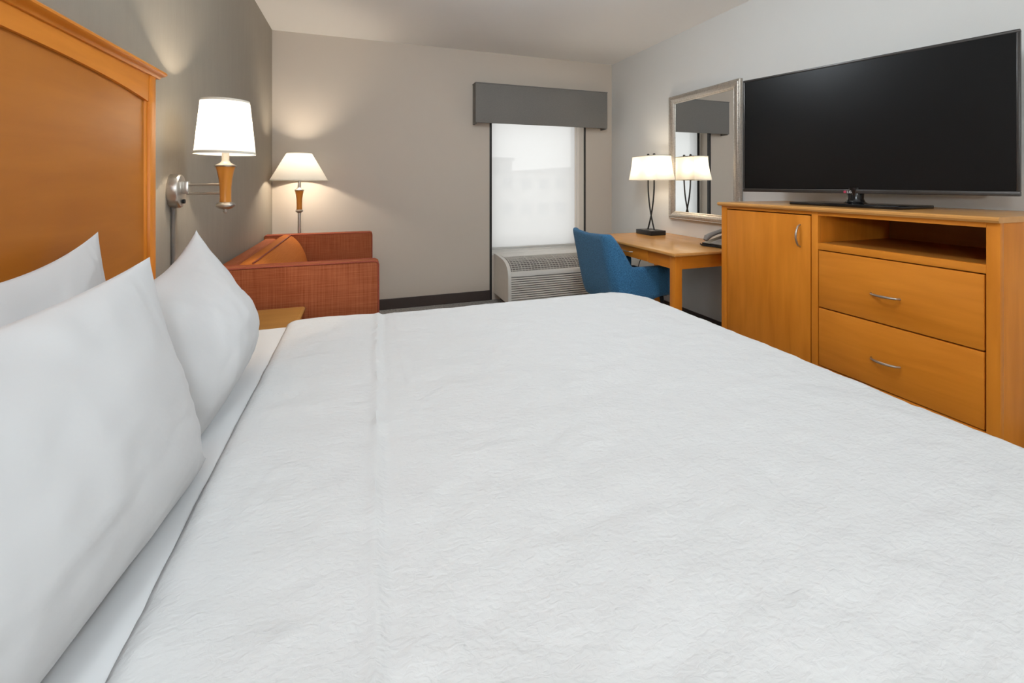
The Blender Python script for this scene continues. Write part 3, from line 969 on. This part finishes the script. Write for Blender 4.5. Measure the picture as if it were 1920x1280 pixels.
frame_side((MY0, MZ0), (MY1, MZ0), (0, 1))
frame_side((MY0, MZ1), (MY1, MZ1), (0, -1))
frame_side((MY0, MZ0), (MY0, MZ1), (1, 0))
frame_side((MY1, MZ0), (MY1, MZ1), (-1, 0))
obj('glass', box(BM(), XR - 0.014, XR - 0.008, MY0 + 0.068, MY1 - 0.068, MZ0 + 0.068, MZ1 - 0.068), 'mirror', t, smooth=None)
# beaded inner edge
bm = BM()
for i in range(70):
    for yy in (MY0 + 0.012, MY1 - 0.012):
        zz = MZ0 + 0.02 + i * (MZ1 - MZ0 - 0.04) / 69
        box(bm, XR - 0.0345, XR - 0.028, yy - 0.0045, yy + 0.0045, zz - 0.005, zz + 0.005, 0.002, 1)
o = obj('beading', bm, 'silver', t)
o['kind'] = 'stuff'

# ------------------------------------------------------------------ television cabinet
CX, CY0, CY1 = 2.12, 0.867, 2.108
CZ = 1.078
t = thing('tv_cabinet', 'maple television cabinet with one door and two drawers', 'cabinet', ((CX + XR) / 2, (CY0 + CY1) / 2, 0))
CB = XR - 0.006
obj('top', prism_y(BM(), [(CX - 0.012, CZ - 0.021), (CX - 0.018, CZ - 0.012), (CX - 0.018, CZ - 0.005), (CX - 0.010, CZ), (CB, CZ), (CB, CZ - 0.021)], CY0 - 0.004, CY1 + 0.018), 'wood_top', t)
obj('side_panel', box(BM(), CX + 0.004, CB, CY0, CY0 + 0.022, 0, CZ - 0.021, 0.002), 'wood_v', t)
obj('side_panel', box(BM(), CX + 0.004, CB, CY1 - 0.022, CY1, 0, CZ - 0.021, 0.002), 'wood_v', t)
obj('stile', box(BM(), CX, CX + 0.022, CY0 - 0.001, 0.903, 0, CZ - 0.021, 0.0015), 'wood_v', t)
obj('stile', box(BM(), CX, CX + 0.022, 1.508, 1.540, 0, CZ - 0.021, 0.0015), 'wood_v', t)
obj('stile', box(BM(), CX, CX + 0.022, 2.069, CY1 + 0.001, 0, CZ - 0.021, 0.0015), 'wood_v', t)
obj('partition', box(BM(), CX + 0.022, CB - 0.02, 1.510, 1.538, 0.06, CZ - 0.021), 'wood_v', t)
obj('top_rail', box(BM(), CX, CX + 0.022, 0.903, 1.508, 1.038, CZ - 0.021, 0.001), 'wood_y', t)
obj('top_rail', box(BM(), CX, CX + 0.022, 1.540, 2.069, 1.040, CZ - 0.021, 0.001), 'wood_y', t)
obj('shelf_rail', box(BM(), CX, CX + 0.022, 0.903, 1.508, 0.872, 0.904, 0.001), 'wood_y', t)
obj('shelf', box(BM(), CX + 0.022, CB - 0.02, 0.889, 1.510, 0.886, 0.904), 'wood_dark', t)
obj('bottom_rail', box(BM(), CX, CX + 0.022, 0.903, 1.508, 0.10, 0.302, 0.001), 'wood_y', t)
obj('bottom_rail', box(BM(), CX, CX + 0.022, 1.540, 2.069, 0.10, 0.16, 0.001), 'wood_y', t)
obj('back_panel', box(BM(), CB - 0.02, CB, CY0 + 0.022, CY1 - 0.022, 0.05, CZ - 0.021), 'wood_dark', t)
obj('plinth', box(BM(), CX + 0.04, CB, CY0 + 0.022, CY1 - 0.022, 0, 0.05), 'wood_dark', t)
def pull(p0, p1, out, parent):
    p0, p1 = Vector(p0), Vector(p1)
    bm = BM()
    pts, rad = [], []
    n = 14
    for k in range(n + 1):
        f = k / n
        q = p0.lerp(p1, f)
        o_ = out * (0.35 + 0.65 * math.sin(PI * f)) if 0 < k < n else 0
        pts.append(q + Vector((-o_, 0, 0)))
        rad.append(0.0042 + 0.0012 * math.sin(PI * f))
    tube(bm, pts, 0.005, 10, radii=rad)
    return obj('handle', bm, 'nickel', parent)
FXp = CX - 0.002
d = obj('door', box(BM(), FXp, CX + 0.02, 1.545, 2.064, 0.165, 1.034, 0.0025), 'wood_v', t)
pull((FXp, 1.598, 0.985), (FXp, 1.598, 0.873), 0.030, d)
d = obj('drawer', box(BM(), FXp, CX + 0.02, 0.908, 1.503, 0.593, 0.867, 0.0025), 'wood_y', t)
pull((FXp, 1.272, 0.714), (FXp, 1.164, 0.714), 0.028, d)
d = obj('drawer', box(BM(), FXp, CX + 0.02, 0.908, 1.503, 0.308, 0.587, 0.0025), 'wood_y', t)
pull((FXp, 1.272, 0.431), (FXp, 1.164, 0.431), 0.028, d)

# ------------------------------------------------------------------ television
TC = Vector((2.372, 1.50, CZ))
# screen direction: far end nearer the bed
ang = math.atan2(0.272, 0.962)
t = thing('television', 'large black flat-screen television standing on the maple cabinet', 'television', TC, ang)
# local frame: x = away from viewer, y = along the screen (far end +), built with local=True
HW, TB, TT = 0.551, 0.066, 0.741
bm = BM()
for y0, y1, z0, z1 in ((-HW, HW, TT - 0.012, TT), (-HW, HW, TB, TB + 0.020), (-HW, -HW + 0.011, TB + 0.020, TT - 0.012), (HW - 0.011, HW, TB + 0.020, TT - 0.012)):
    box(bm, -0.022, 0.012, y0, y1, z0, z1, 0.0025, 2)
bz = obj('bezel', bm, 'bezel', t, local=True)
obj('screen', box(BM(), -0.018, -0.010, -HW + 0.010, HW - 0.010, TB + 0.018, TT - 0.011), 'screen', t, smooth=None, local=True)
bm = BM()
box(bm, -0.009, 0.030, -HW + 0.012, HW - 0.012, TB + 0.01, TT - 0.02, 0.006)
box(bm, 0.030, 0.058, -0.36, 0.36, TB + 0.03, TB + 0.42, 0.014)
obj('rear_shell', bm, 'gloss_black', t, local=True)
# neck and swivel base (the base lies square to the cabinet)
bm = BM()
n = 20
for (r, z0, z1) in ((0.034, 0.014, TB + 0.02),):
    lathe(bm, 0.012, 0.0, [(0.052, 0.016), (0.040, 0.024), (0.034, 0.040), (0.037, TB + 0.03)], 28)
obj('neck', bm, 'gloss_black', t, local=True)
bm = BM()
base = []
for (px, py) in ((-0.105, -0.235), (-0.105, 0.262), (0.13, 0.262), (0.13, -0.235)):
    base.append((px, py))
box(bm, -0.115, 0.14, -0.255, 0.265, 0.0, 0.016, 0.004, 2)
bm.transform(Matrix.Rotation(-ang, 4, 'Z'))
obj('stand_base', bm, 'gloss_black', t, local=True)
# maker's mark on the lower bezel: small disc and two letters
bm = BM()
lathe(bm, 0, 0, [(0.0062, 0.0), (0.0062, 0.0012)], 20)
bm.transform(Matrix.Translation((-0.0225, 0.034, TB + 0.008)) @ Matrix.Rotation(-PI / 2, 4, 'Y'))
obj('logo_disc', bm, 'logo_red', bz, local=True)
fc = bpy.data.curves.new('logo_text', 'FONT')
fc.body = 'LG'
fc.size = 0.017
fc.extrude = 0.0006
fc.align_x = 'LEFT'
fo = bpy.data.objects.new('logo_tmp', fc)
COL.objects.link(fo)
bpy.context.view_layer.update()
me = bpy.data.meshes.new_from_object(fo.evaluated_get(bpy.context.evaluated_depsgraph_get()))
COL.objects.unlink(fo); bpy.data.objects.remove(fo)
me.transform(Matrix.Translation((-0.0228, 0.026, TB + 0.002)) @ Matrix.Rotation(-PI / 2, 4, 'Z') @ Matrix.Rotation(PI / 2, 4, 'X'))
lo = bpy.data.objects.new('logo_lettering', me)
me.materials.clear(); me.materials.append(M['logo'])
COL.objects.link(lo); lo.parent = bz

# ------------------------------------------------------------------ blue chair
def smoothstep(a, b, x):
    x = max(0, min(1, (x - a) / (b - a)))
    return x * x * (3 - 2 * x)

CHX, CHY = 1.98, 3.0
t = thing('armchair', 'blue tweed upholstered chair pushed up to the desk', 'chair', (CHX, CHY, 0))
def chair_shell():
    bm = BM()
    HWc, XB, XF, RC = 0.315, 1.775, 2.27, 0.12       # half width, back plane, arm front, plan corner radius
    path = []
    # from near arm front, round the back, to far arm front  (outer line)
    for k in range(10):
        path.append((XF + (XB + RC - XF) * k / 10, -HWc, 0, -1))
    for k in range(11):
        a = PI / 2 * k / 10
        path.append((XB + RC - RC * math.sin(a), -HWc + RC - RC * math.cos(a), -math.sin(a), -math.cos(a)))
    for k in range(1, 10):
        path.append((XB, -HWc + RC + (2 * HWc - 2 * RC) * k / 10, -1, 0))
    for k in range(11):
        a = PI / 2 * (1 - k / 10)
        path.append((XB + RC - RC * math.sin(a), HWc - RC + RC * math.cos(a), -math.sin(a), math.cos(a)))
    for k in range(1, 11):
        path.append((XB + RC + (XF - XB - RC) * k / 10, HWc, 0, 1))
    rows = []
    zb = 0.345
    for (x, y, nx, ny) in path:
        zb = 0.345 - 0.075 * (1 - smoothstep(XB + 0.05, XB + 0.42, x))
        # top profile: low arms, tall back
        g = 1 - smoothstep(XB + 0.045, XB + 0.105, x)
        arm_h = 0.575 - 0.02 * smoothstep(XF - 0.2, XB + 0.15, x) * 0
        zt = arm_h + (0.825 - arm_h) * g + 0.0 * y
        zt += -0.018 * g * (1 - abs(y) / HWc)          # dip in the middle of the top rail
        th = 0.058 - 0.004 * g
        lean = 0.115 * g                                # back tilts outward as it rises
        row = []
        def P(off, z):
            f = max(0, (z - zb) / 0.53)
            return bm.verts.new((x - nx * off - lean * f, CHY + y - ny * off, z))
        nzs = 7
        for k in range(nzs):
            z = zb + (zt - 0.03 - zb) * k / (nzs - 1)
            row.append(P(0.008 * math.cos(PI * k / (nzs - 1)) ** 2 * (1 if k == 0 else 0.3), z))
        row.append(P(0.006, zt - 0.010))
        row.append(P(th * 0.28, zt))
        row.append(P(th * 0.72, zt))
        row.append(P(th - 0.006, zt - 0.010))
        for k in range(nzs):
            z = zt - 0.03 + (zb - zt + 0.03) * k / (nzs - 1)
            row.append(P(th, z))
        rows.append(row)
    grid_faces(bm, rows, wrap_v=True)
    bm.faces.new(rows[0]); bm.faces.new(list(reversed(rows[-1])))
    return bm
sh = obj('shell', chair_shell(), 'blue', t, smooth=60)
ss = sh.modifiers.new('soft', 'SUBSURF'); ss.levels = 1; ss.render_levels = 1
bm = BM()
box(bm, 1.835, 2.285, CHY - 0.255, CHY + 0.255, 0.36, 0.475, 0.03, 4)
obj('seat', bm, 'blue', t, smooth=50)
obj('seat_frame', box(BM(), 1.82, 2.24, CHY - 0.24, CHY + 0.24, 0.325, 0.36, 0.005), 'black_metal', t)
for sx, x in ((-1, 1.86), (1, 2.20)):
    for sy in (-1, 1):
        bm = BM()
        tube(bm, [(x, CHY + sy * 0.215, 0.345), (x + sx * 0.03, CHY + sy * 0.25, 0.0)], 0.014, 12, radii=[0.016, 0.010])
        obj('leg', bm, 'black_metal', t)

# ------------------------------------------------------------------ added ceiling globe for fill light, unseen above the bed
def fill_ceiling_globe(label, x, y, watts, r=0.21, drop=0.0):
    t = thing('fill_ceiling_globe', label, 'added fill light', (x, y, ZC))
    obj('canopy', lathe(BM(), x, y, [(0.07, ZC), (0.07, ZC - 0.012), (0.03, ZC - 0.022)], 28), 'fix', t)
    obj('stem', lathe(BM(), x, y, [(0.008, ZC - 0.02), (0.008, ZC - 0.10)], 12), 'nickel', t)
    obj('diffuser', lathe(BM(), x, y, [(0.13 * math.sin(PI * k / 14) + 0.002, ZC - 0.23 + 0.13 * math.cos(PI * k / 14)) for k in range(1, 14)], 32), 'opal', t, smooth=60)
    lamp_light('fill_ceiling_light', (x, y, ZC - 0.24), watts, NEUTRAL, 0.10, t)
    return t
fill_ceiling_globe('opal ceiling globe added as fill light over the bed, out of view', 0.95, 1.75, W_FILL_CEIL)

# ------------------------------------------------------------------ standing globes added for fill light, unseen behind the camera
def fill_globe(label, GX, GY, H, watts):
    t = thing('fill_globe', label, 'lamp', (GX, GY, 0), group='added standing fill globes behind the camera')
    obj('base', lathe(BM(), GX, GY, [(0.14, 0.0), (0.14, 0.014), (0.05, 0.024), (0.016, 0.034)], 32), 'nickel', t)
    obj('pole', lathe(BM(), GX, GY, [(0.012, 0.02), (0.012, H - 0.18)], 16), 'nickel', t)
    obj('fitter', lathe(BM(), GX, GY, [(0.014, H - 0.20), (0.05, H - 0.17), (0.052, H - 0.145)], 24), 'nickel', t)
    obj('globe', lathe(BM(), GX, GY, [(0.16 * math.sin(PI * k / 16) + 0.002, H - 0.16 * math.cos(PI * k / 16)) for k in range(1, 16)], 32), 'opal', t, smooth=60)
    lamp_light('fill_globe_light', (GX, GY, H), watts, NEUTRAL, 0.12, t)
fill_globe('tall standing globe added as fill light on the near side of the bed, out of view', -0.15, -0.60, 1.95, W_FILL_BED)
fill_globe('shorter standing globe added as fill light near the entry, out of view', -0.20, -2.0, 1.45, W_FILL_ENTRY)

# ------------------------------------------------------------------ outside, seen faintly through the shade
GZ = -4.0
g = obj('ground', box(BM(), -60, 140, YB + 6, 160, GZ - 0.2, GZ), 'ground', None, smooth=None)
g['kind'] = 'structure'
def building(label, x0, x1, y0, y1, z1, wallm, floors, cols, gable=0.0):
    t = thing('building', label, 'building', ((x0 + x1) / 2, (y0 + y1) / 2, GZ))
    wl = obj('walls', box(BM(), x0, x1, y0, y1, GZ, z1), wallm, t, smooth=None)
    bm = BM()
    if gable:
        xm = x0 + (x1 - x0) * 0.72
        a = [bm.verts.new(p) for p in ((x0 - .4, y0 - .4, z1), (x1 + .4, y0 - .4, z1), (xm, y0 - .4, z1 + gable))]
        b = [bm.verts.new(p) for p in ((x0 - .4, y1, z1), (x1 + .4, y1, z1), (xm, y1, z1 + gable))]
        for i in range(3):
            bm.faces.new((a[i], a[(i + 1) % 3], b[(i + 1) % 3], b[i]))
        bm.faces.new(a); bm.faces.new(list(reversed(b)))
    else:
        box(bm, x0 - .3, x1 + .3, y0 - .3, y1 + .3, z1, z1 + 0.5)
    obj('roof', bm, 'bldroof', t, smooth=None)
    fh = (z1 - GZ) / floors
    for i in range(floors):
        for j in range(cols):
            cw = (x1 - x0) / cols
            xa = x0 + cw * (j + 0.22)
            za = GZ + fh * (i + 0.35)
            obj('window', box(BM(), xa, xa + cw * 0.56, y0 - 0.06, y0 + 0.05, za, za + fh * 0.42), 'bldwin', t, smooth=None)
building('tall flat-roofed block faint through the left of the shade', 19.2, 22.4, 64, 72, 4.6, 'bld2', 3, 2)
building('low wide stucco building with sloped roof faint through the shade', 16.5, 36.0, 52, 60, 2.5, 'bld1', 2, 8, gable=1.1)
